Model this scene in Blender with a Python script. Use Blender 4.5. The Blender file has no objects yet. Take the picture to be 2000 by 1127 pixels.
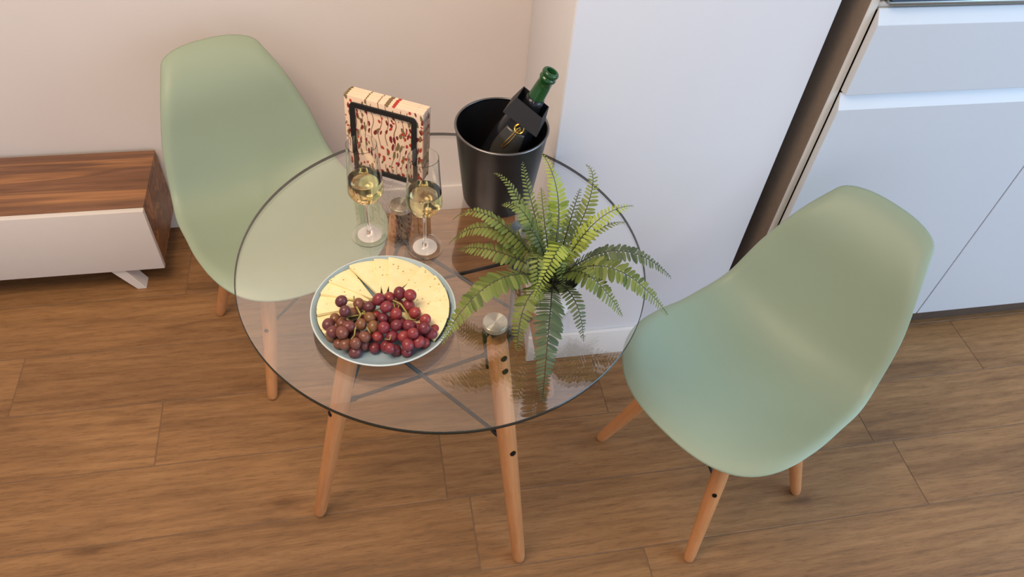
import bpy, bmesh, math, random
from mathutils import Vector, Matrix, Quaternion, noise
random.seed(7)
R = math.radians
scene = bpy.context.scene
C = scene.collection

# ------------------------------------------------------------------ camera
H = 1.81
YAW, PITCH, ROLL, FPX = 0.25625177, 0.84128456, 0.10718356, 1485.99
_f = Vector((math.sin(YAW)*math.cos(PITCH), math.cos(YAW)*math.cos(PITCH), -math.sin(PITCH)))
_r = Vector((math.cos(YAW), -math.sin(YAW), 0)); _u = _r.cross(_f)
CR = math.cos(ROLL)*_r + math.sin(ROLL)*_u
CU = -math.sin(ROLL)*_r + math.cos(ROLL)*_u
CF = _f
cam_d = bpy.data.cameras.new('camera'); cam = bpy.data.objects.new('camera', cam_d); C.objects.link(cam)
cam_d.sensor_width = 36; cam_d.lens = FPX/2000*36; cam_d.clip_start = .05
M3 = Matrix((CR, CU, -CF)).transposed()
cam.matrix_world = Matrix.Translation((0, 0, H)) @ M3.to_4x4()
scene.camera = cam

# ------------------------------------------------------------------ light
w = bpy.data.worlds.new('world'); scene.world = w; w.use_nodes = True
bg = w.node_tree.nodes['Background']; bg.inputs[0].default_value = (.86, .91, 1.0, 1); bg.inputs[1].default_value = .78

def area(name, loc, target, sx, sy, power, col, shape='RECTANGLE'):
    d = bpy.data.lights.new(name, 'AREA'); d.shape = shape; d.size = sx
    if shape == 'RECTANGLE': d.size_y = sy
    d.energy = power; d.color = col
    o = bpy.data.objects.new(name, d); C.objects.link(o); o.location = loc
    o.rotation_euler = (Vector(target)-Vector(loc)).to_track_quat('-Z', 'Y').to_euler()
    return o
area('window_daylight', (3.3, -.6, 1.75), (.6, 1.1, .4), 2.4, 2.1, 60, (.44, .70, 1.0))
area('ceiling_lamp', (-.6, .68, 2.52), (-.15, 1.5, .3), 1.2, 1.2, 36, (1.0, .775, .56), 'DISK')

vs = scene.view_settings
vs.view_transform = 'Standard'; vs.look = 'None'; vs.gamma = 1; vs.exposure = 0.22
try: vs.use_curve_mapping = False
except Exception: pass
scene.cycles.transparent_max_bounces = 32
scene.cycles.max_bounces = 14; scene.cycles.transmission_bounces = 14

# ------------------------------------------------------------------ helpers
def ray(x, y):
    return CR*((x-1000)/FPX) - CU*((y-563.5)/FPX) + CF
def hit(x, y, z):
    """the point at height z that the photograph shows at pixel x, y (used for measuring only)"""
    d = ray(x, y); return Vector((0, 0, H)) + d*((z-H)/d.z)

def mesh_obj(name, verts, faces, mat=None, parent=None, smooth=False, mats=None, fmat=None, loc=None):
    me = bpy.data.meshes.new(name); me.from_pydata([tuple(v) for v in verts], [], faces); me.update()
    return link(name, me, mat, parent, smooth, mats, fmat, loc)
def link(name, me, mat=None, parent=None, smooth=False, mats=None, fmat=None, loc=None):
    for m in (mats or ([mat] if mat else [])):
        me.materials.append(m)
    if fmat:
        for p, i in zip(me.polygons, fmat): p.material_index = i
    if smooth:
        for p in me.polygons: p.use_smooth = True
    o = bpy.data.objects.new(name, me); C.objects.link(o)
    if parent: o.parent = parent
    if loc is not None: o.location = loc
    return o
def thing(name, label, cat, loc=(0, 0, 0), rotz=0, group=None):
    o = bpy.data.objects.new(name, None); C.objects.link(o); o.empty_display_size = .05
    o.location = loc; o.rotation_euler = (0, 0, rotz); o['label'] = label; o['category'] = cat
    if group: o['group'] = group
    return o
def tag(o, label, cat, group=None):
    o['label'] = label; o['category'] = cat
    if group: o['group'] = group
    return o
def struct(o, label=None):
    o['kind'] = 'structure'
    if label: o['label'] = label
    return o
def dup(o, parent=None):
    c = o.copy(); C.objects.link(c); c.parent = parent
    return c

def bm_to(bm, name, mat=None, parent=None, smooth=False, loc=None, autosmooth=None):
    me = bpy.data.meshes.new(name); bm.normal_update(); bm.to_mesh(me); bm.free()
    o = link(name, me, mat, parent, smooth, loc=loc)
    if autosmooth: me.set_sharp_from_angle(angle=R(autosmooth))
    return o
def bm_box(bm, lo, hi, bev=0, seg=2):
    r = bmesh.ops.create_cube(bm, size=1)
    lo = Vector(lo); hi = Vector(hi)
    for v in r['verts']:
        v.co = Vector((lo[i] + (v.co[i]+.5)*(hi[i]-lo[i]) for i in range(3)))
    if bev:
        es = list({e for v in r['verts'] for e in v.link_edges})
        bmesh.ops.bevel(bm, geom=es, offset=bev, segments=seg, affect='EDGES', profile=.5)
def box(name, lo, hi, mat, parent=None, bev=0, seg=2):
    bm = bmesh.new(); bm_box(bm, lo, hi, bev, seg)
    return bm_to(bm, name, mat, parent, smooth=bool(bev), autosmooth=40 if bev else None)
def lathe_data(prof, n=48, center=(0, 0, 0)):
    V, Fc = [], []; rings = []
    for r, z in prof:
        if r < 1e-6:
            rings.append([len(V)]); V.append((center[0], center[1], center[2]+z))
        else:
            rings.append(list(range(len(V), len(V)+n)))
            for k in range(n):
                a = 2*math.pi*k/n; V.append((center[0]+r*math.cos(a), center[1]+r*math.sin(a), center[2]+z))
    for A, B in zip(rings, rings[1:]):
        for k in range(n):
            k2 = (k+1) % n
            if len(A) == 1 and len(B) == 1: continue
            if len(A) == 1: Fc.append((A[0], B[k2], B[k]))
            elif len(B) == 1: Fc.append((A[k], A[k2], B[0]))
            else: Fc.append((A[k], A[k2], B[k2], B[k]))
    return V, Fc
def lathe(name, prof, mat, parent=None, n=48, smooth=True, ang=35, loc=None):
    V, Fc = lathe_data(prof, n); o = mesh_obj(name, V, Fc, mat, parent, smooth, loc=loc)
    if ang: o.data.set_sharp_from_angle(angle=R(ang))
    fixn(o); return o
def fixn(o):
    bm = bmesh.new(); bm.from_mesh(o.data); bmesh.ops.recalc_face_normals(bm, faces=bm.faces); bm.to_mesh(o.data); bm.free()
def frame_of(t, ref=Vector((0, 0, 1))):
    t = t.normalized()
    if abs(t.dot(ref)) > .97: ref = Vector((1, 0, 0))
    x = t.cross(ref).normalized(); return x, x.cross(t).normalized()
def tube_data(pts, rad, n=10, closed=False, caps=True):
    pts = [Vector(p) for p in pts]; m = len(pts); V, Fc = [], []
    rr = rad if isinstance(rad, (list, tuple)) else [rad]*m
    px = None
    for i, p in enumerate(pts):
        if closed: t = pts[(i+1) % m]-pts[i-1]
        else: t = pts[min(i+1, m-1)]-pts[max(i-1, 0)]
        t.normalize()
        if px is None: x, y = frame_of(t)
        else:
            x = px - t*px.dot(t); x.normalize(); y = x.cross(t)
        px = x; y = t.cross(x)
        for k in range(n):
            a = 2*math.pi*k/n; V.append(p + (x*math.cos(a)+y*math.sin(a))*rr[i])
    for i in range(m if closed else m-1):
        j = (i+1) % m
        for k in range(n):
            k2 = (k+1) % n; Fc.append((i*n+k, i*n+k2, j*n+k2, j*n+k))
    if not closed and caps:
        Fc.append(tuple(range(n))[::-1]); Fc.append(tuple(range((m-1)*n, m*n)))
    return V, Fc
def tube(name, pts, rad, mat, parent=None, n=10, closed=False, ang=50):
    V, Fc = tube_data(pts, rad, n, closed); o = mesh_obj(name, V, Fc, mat, parent, True)
    fixn(o); o.data.set_sharp_from_angle(angle=R(ang)); return o
def join_data(parts):
    V, Fc = [], []
    for v, f in parts:
        b = len(V); V += list(v); Fc += [tuple(i+b for i in q) for q in f]
    return V, Fc

# ------------------------------------------------------------------ materials
def srgb(r, g, b):
    f = lambda c: (c/255/12.92) if c/255 <= .04045 else ((c/255+.055)/1.055)**2.4
    return (f(r), f(g), f(b), 1)
class Mat:
    def __init__(s, name):
        s.m = bpy.data.materials.new(name); s.m.use_nodes = True; s.t = s.m.node_tree; s.N = s.t.nodes; s.L = s.t.links
        s.b = s.N['Principled BSDF']; s.out = s.N['Material Output']
    def n(s, kind, **kw):
        o = s.N.new(kind)
        for k, v in kw.items(): setattr(o, k, v)
        return o
    def l(s, a, b): s.L.new(a, b)
    def set(s, **kw):
        for k, v in kw.items(): s.b.inputs[k.replace('_', ' ')].default_value = v
        return s
    def noise(s, scale, detail=3, rough=.5, vec=None, dist=0):
        o = s.n('ShaderNodeTexNoise'); o.inputs['Scale'].default_value = scale; o.inputs['Detail'].default_value = detail
        o.inputs['Roughness'].default_value = rough; o.inputs['Distortion'].default_value = dist
        if vec: s.l(vec, o.inputs['Vector'])
        return o
    def ramp(s, fac, stops, interp='LINEAR'):
        o = s.n('ShaderNodeValToRGB'); e = o.color_ramp.elements; o.color_ramp.interpolation = interp
        while len(e) < len(stops): e.new(.5)
        for q, (p, c) in zip(e, stops): q.position = p; q.color = c
        s.l(fac, o.inputs[0]); return o
    def mix(s, fac, a, b, mode='MIX'):
        o = s.n('ShaderNodeMix', data_type='RGBA', blend_type=mode)
        for sock, v in ((o.inputs[0], fac), (o.inputs[6], a), (o.inputs[7], b)):
            if hasattr(v, 'is_output') : s.l(v, sock)
            else: sock.default_value = v
        return o.outputs[2]
    def math(s, op, a, b=0.0, c=None):
        o = s.n('ShaderNodeMath', operation=op)
        for i, v in enumerate((a, b) if c is None else (a, b, c)):
            if hasattr(v, 'is_output'): s.l(v, o.inputs[i])
            else: o.inputs[i].default_value = v
        return o.outputs[0]
    def bump(s, h, strength=.1, dist=.01):
        o = s.n('ShaderNodeBump'); o.inputs['Strength'].default_value = strength; o.inputs['Distance'].default_value = dist
        s.l(h, o.inputs['Height']); s.l(o.outputs[0], s.b.inputs['Normal']); return o
    def coord(s, which='Object', scale=(1, 1, 1), offs=None):
        tc = s.n('ShaderNodeTexCoord'); mp = s.n('ShaderNodeMapping'); mp.inputs['Scale'].default_value = scale
        s.l(tc.outputs[which], mp.inputs['Vector'])
        if offs: s.l(offs, mp.inputs['Location'])
        return mp.outputs[0]

def plain(name, col, rough=.5, metal=0, var=.04, scale=30, bump=0, **kw):
    m = Mat(name); v = m.coord()
    nz = m.noise(scale, 4, .6, v)
    a = tuple(max(0, c*(1-var)) for c in col[:3])+(1,); b = tuple(min(1, c*(1+var)) for c in col[:3])+(1,)
    m.l(m.ramp(nz.outputs[0], [(.3, a), (.7, b)]).outputs[0], m.b.inputs['Base Color'])
    m.set(Roughness=rough, Metallic=metal, **kw)
    if bump: m.bump(nz.outputs[0], bump, .002)
    return m.m

def plank_mat():
    m = Mat('oak_tile'); oi = m.n('ShaderNodeObjectInfo')
    comb = m.n('ShaderNodeCombineXYZ')
    m.l(m.math('MULTIPLY', oi.outputs['Random'], 37.0), comb.inputs[0]); m.l(m.math('MULTIPLY', oi.outputs['Random'], 91.0), comb.inputs[1])
    m.l(m.math('MULTIPLY', oi.outputs['Random'], 17.0), comb.inputs[2])
    v = m.coord(scale=(1, 1, 1), offs=comb.outputs[0])
    def st(sx, sy):
        q = m.n('ShaderNodeMapping'); q.inputs['Scale'].default_value = (sx, sy, 1); m.l(v, q.inputs[0]); return q.outputs[0]
    warp = m.noise(1.0, 3, .55, st(1.3, 7), .6)
    bands = m.n('ShaderNodeTexWave', wave_type='BANDS', bands_direction='Y'); bands.inputs['Scale'].default_value = 7
    bands.inputs['Distortion'].default_value = 9; bands.inputs['Detail'].default_value = 3; bands.inputs['Detail Scale'].default_value = .8
    m.l(st(.35, 1.6), bands.inputs['Vector'])
    fine = m.noise(1.0, 6, .75, st(20, 260), .5)
    mid = m.noise(1.0, 5, .65, st(2.6, 26), 1.6)
    base = m.ramp(warp.outputs[0], [(.28, srgb(106, 74, 46)), (.5, srgb(147, 107, 68)), (.72, srgb(168, 125, 81))]).outputs[0]
    c = m.mix(.30, base, m.ramp(mid.outputs[0], [(.3, srgb(96, 67, 43)), (.5, srgb(147, 107, 68)), (.7, srgb(180, 137, 92))]).outputs[0])
    c = m.mix(.62, c, m.ramp(fine.outputs[0], [(.36, (.58, .54, .51, 1)), (.5, (1, 1, 1, 1)), (.68, (1.22, 1.2, 1.17, 1))]).outputs[0], 'MULTIPLY')
    c = m.mix(.34, c, m.ramp(bands.outputs[0], [(0, (.72, .68, .64, 1)), (.55, (1, 1, 1, 1)), (1, (1.08, 1.06, 1.04, 1))]).outputs[0], 'MULTIPLY')
    # knots
    vo = m.n('ShaderNodeTexVoronoi'); vo.inputs['Scale'].default_value = 1
    m.l(st(2.1, 6.5), vo.inputs['Vector'])
    kd = m.math('ADD', vo.outputs['Distance'], m.math('MULTIPLY', m.noise(14, 3, .6, v).outputs[0], .10))
    kn = m.ramp(kd, [(.07, (.45, .40, .37, 1)), (.12, (.74, .70, .67, 1)), (.2, (1, 1, 1, 1))]).outputs[0]
    c = m.mix(.8, c, kn, 'MULTIPLY')
    # per tile shade
    sh = m.ramp(oi.outputs['Random'], [(0, (.90, .89, .88, 1)), (.5, (1, 1, 1, 1)), (1, (1.06, 1.05, 1.03, 1))]).outputs[0]
    c = m.mix(1, c, sh, 'MULTIPLY')
    m.l(c, m.b.inputs['Base Color'])
    m.l(m.ramp(fine.outputs[0], [(.2, (.62,)*3+(1,)), (.8, (.46,)*3+(1,))]).outputs[0], m.b.inputs['Roughness'])
    m.set(**{'Specular_IOR_Level': .35})
    m.bump(fine.outputs[0], .25, .001)
    return m.m

def wood_mat(name, dark, light, axis='Z', scale=1, rough=.42, stripes=8):
    m = Mat(name); s = {'X': (1.2, 14, 14), 'Y': (14, 1.2, 14), 'Z': (14, 14, 1.2)}[axis]
    v = m.coord(scale=tuple(k*scale for k in s))
    a = m.noise(1.6, 4, .6, v, .7); b = m.noise(stripes, 5, .7, v, .2)
    c = m.ramp(a.outputs[0], [(.3, dark), (.7, light)]).outputs[0]
    c = m.mix(.45, c, m.ramp(b.outputs[0], [(.3, (.66, .62, .58, 1)), (.6, (1, 1, 1, 1))]).outputs[0], 'MULTIPLY')
    m.l(c, m.b.inputs['Base Color']); m.set(Roughness=rough); m.bump(b.outputs[0], .08, .0008); return m.m

def thin_glass(name, tint, spec=.04, rough=0.0):
    """clear pane: straight transmission plus a Schlick reflection on either face"""
    m = Mat(name); m.N.remove(m.b)
    g = m.n('ShaderNodeNewGeometry'); dt = m.n('ShaderNodeVectorMath', operation='DOT_PRODUCT')
    m.l(g.outputs['Normal'], dt.inputs[0]); m.l(g.outputs['Incoming'], dt.inputs[1])
    k = m.math('SUBTRACT', 1.0, m.math('ABSOLUTE', dt.outputs['Value'], 0))
    fr = m.math('ADD', m.math('MULTIPLY', m.math('POWER', k, 5.0), 1-spec), spec)
    tr = m.n('ShaderNodeBsdfTransparent'); tr.inputs[0].default_value = tint
    gl = m.n('ShaderNodeBsdfGlossy'); gl.inputs['Roughness'].default_value = rough; gl.inputs[0].default_value = (1, 1, 1, 1)
    mx = m.n('ShaderNodeMixShader'); m.l(fr, mx.inputs[0]); m.l(tr.outputs[0], mx.inputs[1]); m.l(gl.outputs[0], mx.inputs[2])
    m.l(mx.outputs[0], m.out.inputs['Surface']); return m.m

M = {}
def wall_mat():
    m = Mat('wall_paint'); v = m.coord()
    a = m.noise(1.5, 3, .5, v); f = m.noise(160, 3, .6, v)
    m.l(m.ramp(a.outputs[0], [(.3, srgb(229, 221, 217)), (.7, srgb(236, 229, 226))]).outputs[0], m.b.inputs['Base Color'])
    m.set(Roughness=.75, Specular_IOR_Level=.25); m.bump(f.outputs[0], .06, .001); return m.m
M['wall'] = wall_mat()
M['pillar'] = plain('wall_paint_cool_lit', srgb(223, 222, 226), .7, var=.012, scale=2)  # same paint as the wall, cool daylight cast mixed into the colour
M['ceil'] = plain('ceiling_paint', srgb(240, 238, 234), .8, var=.01)
M['base'] = plain('baseboard_white', srgb(238, 234, 228), .4, var=.01)
M['grout'] = plain('grout', srgb(128, 98, 72), .8, var=.12, scale=40)
M['plank'] = plank_mat()
M['chair'] = plain('mint_plastic', srgb(149, 164, 141), .5, var=.012, scale=6)
M['beech'] = wood_mat('beech', srgb(190, 126, 78), srgb(214, 152, 100), 'Z', 1.0, .38)
M['black'] = plain('black_metal', srgb(20, 20, 22), .45, metal=0, var=.1)
M['hole'] = plain('bolt_dark', srgb(26, 22, 20), .45, metal=.6)
def walnut_mat():
    m = Mat('striped_walnut'); v = m.coord()
    def st(a, b, c):
        q = m.n('ShaderNodeMapping'); q.inputs['Scale'].default_value = (a, b, c); m.l(v, q.inputs[0]); return q.outputs[0]
    band = m.noise(1, 2, .5, st(.9, 17, 17), .8); fine = m.noise(1, 6, .7, st(6, 150, 150), .4); fig = m.noise(1, 4, .6, st(2.2, 26, 26), 1.2)
    c = m.ramp(band.outputs[0], [(.30, srgb(104, 70, 50)), (.44, srgb(146, 102, 72)), (.52, srgb(124, 86, 62)), (.62, srgb(182, 128, 84)), (.74, srgb(134, 94, 66))]).outputs[0]
    c = m.mix(.55, c, m.ramp(fig.outputs[0], [(.34, (.6, .55, .52, 1)), (.55, (1, 1, 1, 1))]).outputs[0], 'MULTIPLY')
    c = m.mix(.5, c, m.ramp(fine.outputs[0], [(.34, (.55, .52, .5, 1)), (.52, (1, 1, 1, 1))]).outputs[0], 'MULTIPLY')
    m.l(c, m.b.inputs['Base Color']); m.set(Roughness=.42); return m.m
M['walnut'] = walnut_mat()
M['tvwhite'] = plain('white_lacquer', srgb(228, 220, 214), .35, var=.01)
M['cab'] = plain('white_laminate', srgb(206, 210, 216), .3, var=.006)
M['cabside'] = plain('white_carcass', srgb(222, 216, 208), .5, var=.01)
M['gapshade'] = plain('gap_shaded_carcass', srgb(126, 110, 96), .7, var=.06, scale=60)  # white side panel with the gap's recess shade put into its colour
M['toe'] = plain('dark_plinth', srgb(92, 78, 68), .5, var=.08)
M['steel'] = plain('brushed_steel', srgb(168, 176, 178), .32, metal=1, var=.05, scale=60)
M['ovenglass'] = plain('oven_glass', srgb(70, 92, 116), .06, var=.02)
M['glass'] = thin_glass('table_glass', (.997, .999, .997, 1), .11)
M['disc'] = None
def disc_mat():
    m = Mat('spun_steel'); tg = m.n('ShaderNodeTangent', direction_type='RADIAL', axis='Z')
    m.set(Metallic=1, Roughness=.34, Anisotropic=.95, Base_Color=srgb(206, 208, 196))
    m.b.inputs['Anisotropic Rotation'].default_value = .25
    m.l(tg.outputs[0], m.b.inputs['Tangent']); return m.m
M['disc'] = disc_mat()
def edge_mat():
    m = Mat('glass_edge'); m.set(Base_Color=srgb(34, 36, 28), Roughness=.12, Specular_IOR_Level=.5); return m.m
M['gedge'] = edge_mat()
def real_glass(name, col, ior, rough=0):
    m = Mat(name); m.set(Base_Color=col, Roughness=rough, IOR=ior, Transmission_Weight=1.0); return m.m
M['wglass'] = real_glass('wine_glass', (1, 1, 1, 1), 1.45)
M['wine'] = real_glass('white_wine', (.97, .89, .52, 1), 1.33)
M['sticker'] = plain('white_sticker', srgb(238, 234, 232), .6, var=.01)
M['plate'] = plain('grey_blue_stoneware', srgb(148, 170, 180), .42, var=.05, scale=40)
M['rimlight'] = plain('glazed_rim', srgb(196, 208, 208), .35, var=.04)
M['pot'] = plain('white_ceramic', srgb(236, 232, 226), .3, var=.01)
M['soil'] = plain('dark_moss', srgb(38, 42, 26), .9, var=.5, scale=90, bump=.4)
M['bucket'] = plain('gunmetal', srgb(58, 56, 58), .36, metal=.8, var=.12, scale=14)
M['bucketrim'] = plain('rim_steel', srgb(122, 120, 120), .3, metal=1, var=.05)
M['bottle'] = None
def bottle_mat():
    m = Mat('green_glass'); m.set(Base_Color=(.016, .085, .022, 1), Roughness=.07, IOR=1.45, Transmission_Weight=.25, Specular_IOR_Level=.6); return m.m
M['bottle'] = bottle_mat()
M['foil'] = plain('black_foil', srgb(30, 31, 36), .2, metal=.4, var=.08)
M['label'] = plain('charcoal_label', srgb(64, 62, 60), .28, metal=.3, var=.06)
M['gold'] = plain('gold_print', srgb(232, 190, 96), .25, metal=1, var=.05)
M['silver'] = plain('silver_foil', srgb(226, 228, 236), .25, metal=.7, var=.05)
M['card'] = plain('black_card', srgb(34, 33, 36), .7, var=.06)
M['grape_stem'] = plain('grape_stem', srgb(150, 140, 78), .6, var=.25, scale=120)
M['rind'] = plain('dark_rind', srgb(52, 44, 36), .6, var=.2, scale=120)

# ------------------------------------------------------------------ room
TZ = .751                     # table top height
G = .9715                     # size of the table ware
def gp(x, y): return (x*G, y*G)
YW, YC = 1.966, 1.29          # back wall, front of the pillar
# floor: a bed of grout with a wood-look tile laid for every plank
floor = struct(box('floor', (-3.2, -2.6, -.05), (3.4, YW+.02, -.0012), M['grout']), 'brown oak-look plank tile floor with thin joints')
PW, PL = .1946, 1.2046
rows_y0 = .684
joint = {-1: .585, 0: .177, 1: .12, 2: .599, 3: -.992, 4: -1.35, 5: -.586, 6: .1}
plank_me = None
bm = bmesh.new(); bm_box(bm, (-PL/2+.0014, -PW/2+.0014, -.012), (PL/2-.0014, PW/2-.0014, 0), .0008, 1)
plank_me = bpy.data.meshes.new('plank'); bm.to_mesh(plank_me); bm.free(); plank_me.materials.append(M['plank'])
def add_plank(x0, x1, y0, y1):
    if x1-x0 < PL-.01 or y1-y0 < PW-.01:
        bm = bmesh.new(); cx, cy = (x0+x1)/2, (y0+y1)/2
        bm_box(bm, (x0-cx+.0012, y0-cy+.0012, -.012), (x1-cx-.0012, y1-cy-.0012, 0), .0008, 1)
        me = bpy.data.meshes.new('plank'); bm.to_mesh(me); bm.free(); me.materials.append(M['plank'])
    else:
        me = plank_me; cx, cy = x0+PL/2, y0+PW/2
    o = bpy.data.objects.new('plank', me); C.objects.link(o); o.parent = floor; o.location = (cx, cy, 0)
random.seed(3)
for k in range(-16, 7):
    y0 = rows_y0 + k*PW; y1 = min(y0+PW, YW)
    j = joint.get(k, random.uniform(-1, 0))
    while j > -3.1: j -= PL
    x = j
    while x < 3.35:
        add_plank(max(x, -3.19), min(x+PL, 3.4), y0, y1); x += PL

CX0, CX1, CXB = .402, .952, .487
struct(box('wall_back', (-3.2, YW, 0), (3.4, YW+.1, 2.65), M['wall']), 'warm white painted back wall')
# pillar: one face slants back to the wall
V = [(CX0, YC, 0), (CX1, YC, 0), (CX1, YW, 0), (CXB, YW, 0), (CX0, YC, 2.65), (CX1, YC, 2.65), (CX1, YW, 2.65), (CXB, YW, 2.65)]
Fp = [(0, 1, 5, 4), (1, 2, 6, 5), (3, 0, 4, 7), (0, 3, 2, 1), (4, 5, 6, 7), (2, 3, 7, 6)]
pil = mesh_obj('wall_pillar', V, Fp, M['pillar']); bv = pil.modifiers.new('bevel', 'BEVEL'); bv.width = .004; bv.segments = 2
struct(pil, 'white painted wall pillar beside the cabinets')
struct(box('wall_left', (-3.3, -2.6, 0), (-3.2, YW, 2.65), M['wall']), 'painted side wall')
struct(box('ceiling', (-3.3, -2.6, 2.65), (3.4, YW+.1, 2.75), M['ceil']), 'white ceiling')
struct(box('baseboard_back', (-3.2, YW-.013, 0), (CXB-.003, YW-.0005, .105), M['base'], bev=.003), 'low white baseboard on the back wall')
struct(box('baseboard_pillar', (CX0-.002, YC-.013, 0), (CX1, YC-.0005, .108), M['base'], bev=.003), 'low white baseboard on the pillar')

# ------------------------------------------------------------------ tall oven cabinet and its neighbour
def bevel_front(name, x0, x1, z0, z1, yf, th, mat, parent, bev=.034):
    # slab whose top edge is cut back to a slanted finger pull
    P = [(yf, z0), (yf, z1-bev), (yf+th*.85, z1), (yf+th, z1), (yf+th, z0)]
    n = len(P); Vv = [(x0, y, z) for y, z in P]+[(x1, y, z) for y, z in P]
    Ff = [tuple(range(n))[::-1], tuple(range(n, 2*n))]+[(i, (i+1) % n, n+(i+1) % n, n+i) for i in range(n)]
    o = mesh_obj(name, Vv, Ff, mat, parent); fixn(o)
    b = o.modifiers.new('bevel', 'BEVEL'); b.width = .0012; b.segments = 2; b.limit_method = 'ANGLE'
    return o
YD = 1.25                     # face of doors and drawers
YP = 1.272                    # front edge of the carcass
cab = thing('oven_cabinet', 'tall white kitchen cabinet with slanted finger pulls next to the pillar', 'cabinet', (1.3, YP, 0))
def L(p): return (p[0]-1.3, p[1]-YP, p[2])
def cbox(name, lo, hi, mat, parent, bev=.001): return box(name, L(lo), L(hi), mat, parent, bev)
cbox('side_panel', (1.003, YP+.0012, .0), (1.021, YW-.01, 2.3), M['gapshade'], cab)
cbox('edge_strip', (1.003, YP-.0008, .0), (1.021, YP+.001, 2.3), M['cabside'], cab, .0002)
cbox('side_panel', (1.610, YP, .0), (1.628, YW-.01, 2.3), M['cabside'], cab)
cbox('back_panel', (1.021, YW-.03, .08), (1.610, YW-.012, 2.3), M['cabside'], cab)
cbox('shelf', (1.021, YP+.004, 1.093), (1.610, YW-.03, 1.1105), M['cabside'], cab)
cbox('top_panel', (1.003, YP, 2.3), (1.628, YW-.01, 2.318), M['cabside'], cab)
cbox('toe_kick', (1.022, 1.283, 0), (1.609, 1.298, .09), M['toe'], cab)
def cfront(name, x0, x1, z0, z1, par, ox, bev=.034):
    return bevel_front(name, x0-ox, x1-ox, z0, z1, YD-YP, .0205, M['cab'], par, bev)
cfront('drawer', 1.024, 1.6285, .9075, 1.101, cab, 1.3, .028)
cfront('door', 1.024, 1.6285, .082, .903, cab, 1.3)
cfront('upper_door', 1.024, 1.6285, 1.75, 2.3, cab, 1.3, .001)
oven = thing('built_in_oven', 'dark glass and steel oven above the white drawer', 'oven', (1.316, YP, 1.1115))
def obox(name, lo, hi, mat, parent, bev=.002): return box(name, (lo[0]-1.316, lo[1]-YP, lo[2]-1.1115), (hi[0]-1.316, hi[1]-YP, hi[2]-1.1115), mat, parent, bev)
obox('body', (1.034, YP+.002, 1.1115), (1.598, 1.75, 1.70), M['steel'], oven)
obox('front_frame', (1.030, 1.252, 1.1135), (1.602, YP+.001, 1.122), M['steel'], oven)
od = obox('door_glass', (1.034, 1.250, 1.1225), (1.598, YP+.001, 1.56), M['ovenglass'], oven)
obox('control_panel', (1.030, 1.252, 1.562), (1.602, YP+.001, 1.70), M['steel'], oven)
tube('handle', [(-.22, -.045, .395), (-.22, -.065, .395), (.22, -.065, .395), (.22, -.045, .395)], .008, M['steel'], oven)
cab2 = thing('base_cabinet', 'white base cabinet right of the oven cabinet door seam', 'cabinet', (1.935, YP, 0))
box('carcass', (1.6315-1.935, 0, .09), (2.24-1.935, YW-.01-YP, 1.1), M['cabside'], cab2, .001)
box('toe_kick', (1.6315-1.935, 1.283-YP, 0), (2.24-1.935, 1.298-YP, .0895), M['toe'], cab2, .001)
cfront('door', 1.6325, 2.24, .082, .903, cab2, 1.935)
cfront('drawer', 1.6325, 2.24, .9075, 1.101, cab2, 1.935, .028)

# ------------------------------------------------------------------ low television bench
TX1, TY0, TY1, TZ0, TZ1 = -.627, 1.684, YW-.012, .09, .318
tv = thing('television_bench', 'low walnut bench with a white front and splayed white legs', 'bench', (-1.3, TY0, 0))
def tl(p): return (p[0]+1.3, p[1]-TY0, p[2])
def tbox(name, lo, hi, mat, bev=.0015): return box(name, tl(lo), tl(hi), mat, tv, bev)
tbox('top_panel', (-1.96, TY0+.0175, TZ1-.018), (TX1, TY1, TZ1), M['walnut'])
tbox('side_panel', (TX1-.018, TY0+.0175, TZ0+.006), (TX1, TY1, TZ1-.0185), M['walnut'])
tbox('side_panel', (-1.96, TY0+.0175, TZ0+.006), (-1.942, TY1, TZ1-.0185), M['walnut'])
tbox('bottom_panel', (-1.9415, TY0+.0175, TZ0+.006), (TX1-.0185, TY1, TZ0+.024), M['walnut'])
tbox('front_panel', (-1.96, TY0, TZ0), (TX1+.001, TY0+.017, TZ1), M['tvwhite'])
def tv_leg(xa, xb, ya):
    xs = [(xa, TZ0+.006), (xa+.042, TZ0+.006), (xb+.026, 0), (xb, 0)]
    Vv = [tl((x, ya, z)) for x, z in xs]+[tl((x, ya+.045, z)) for x, z in xs]
    o = mesh_obj('leg', Vv, [(0, 1, 2, 3), (7, 6, 5, 4), (0, 4, 5, 1), (1, 5, 6, 2), (2, 6, 7, 3), (3, 7, 4, 0)], M['tvwhite'], tv); fixn(o)
    b = o.modifiers.new('bevel', 'BEVEL'); b.width = .0015; b.segments = 2
for xa, xb in ((-.788, -.728), (-1.84, -1.885)):
    for ya in (1.692, 1.895): tv_leg(xa, xb, ya)

# ------------------------------------------------------------------ chairs
SY = [0.3087, 0.2026, 0.1009, 0.0015, -0.1035, -0.1779, -0.2243, -0.2592, -0.337]
SZ = [0.4758, 0.4638, 0.4299, 0.4034, 0.4044, 0.4549, 0.569, 0.6789, 0.7742]
WW = [0.2181, 0.2254, 0.2322, 0.2303, 0.2281, 0.2169, 0.1956, 0.1582, 0.1081]
BB = [0.0009, 0.0464, 0.0608, 0.0615, 0.0523, 0.0436, 0.0335, 0.0234]
RF, RT = .1851, .0406
def cub(ys, x):
    n = len(ys); t = min(max(x, 0), 1)*(n-1); i = min(int(t), n-2); t -= i
    d = [ys[k+1]-ys[k] for k in range(n-1)]
    m = lambda k: d[0] if k == 0 else d[-1] if k == n-1 else (d[k]+d[k-1])/2
    return (2*t**3-3*t*t+1)*ys[i]+(t**3-2*t*t+t)*m(i)+(3*t*t-2*t**3)*ys[i+1]+(t**3-t*t)*m(i+1)
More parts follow.
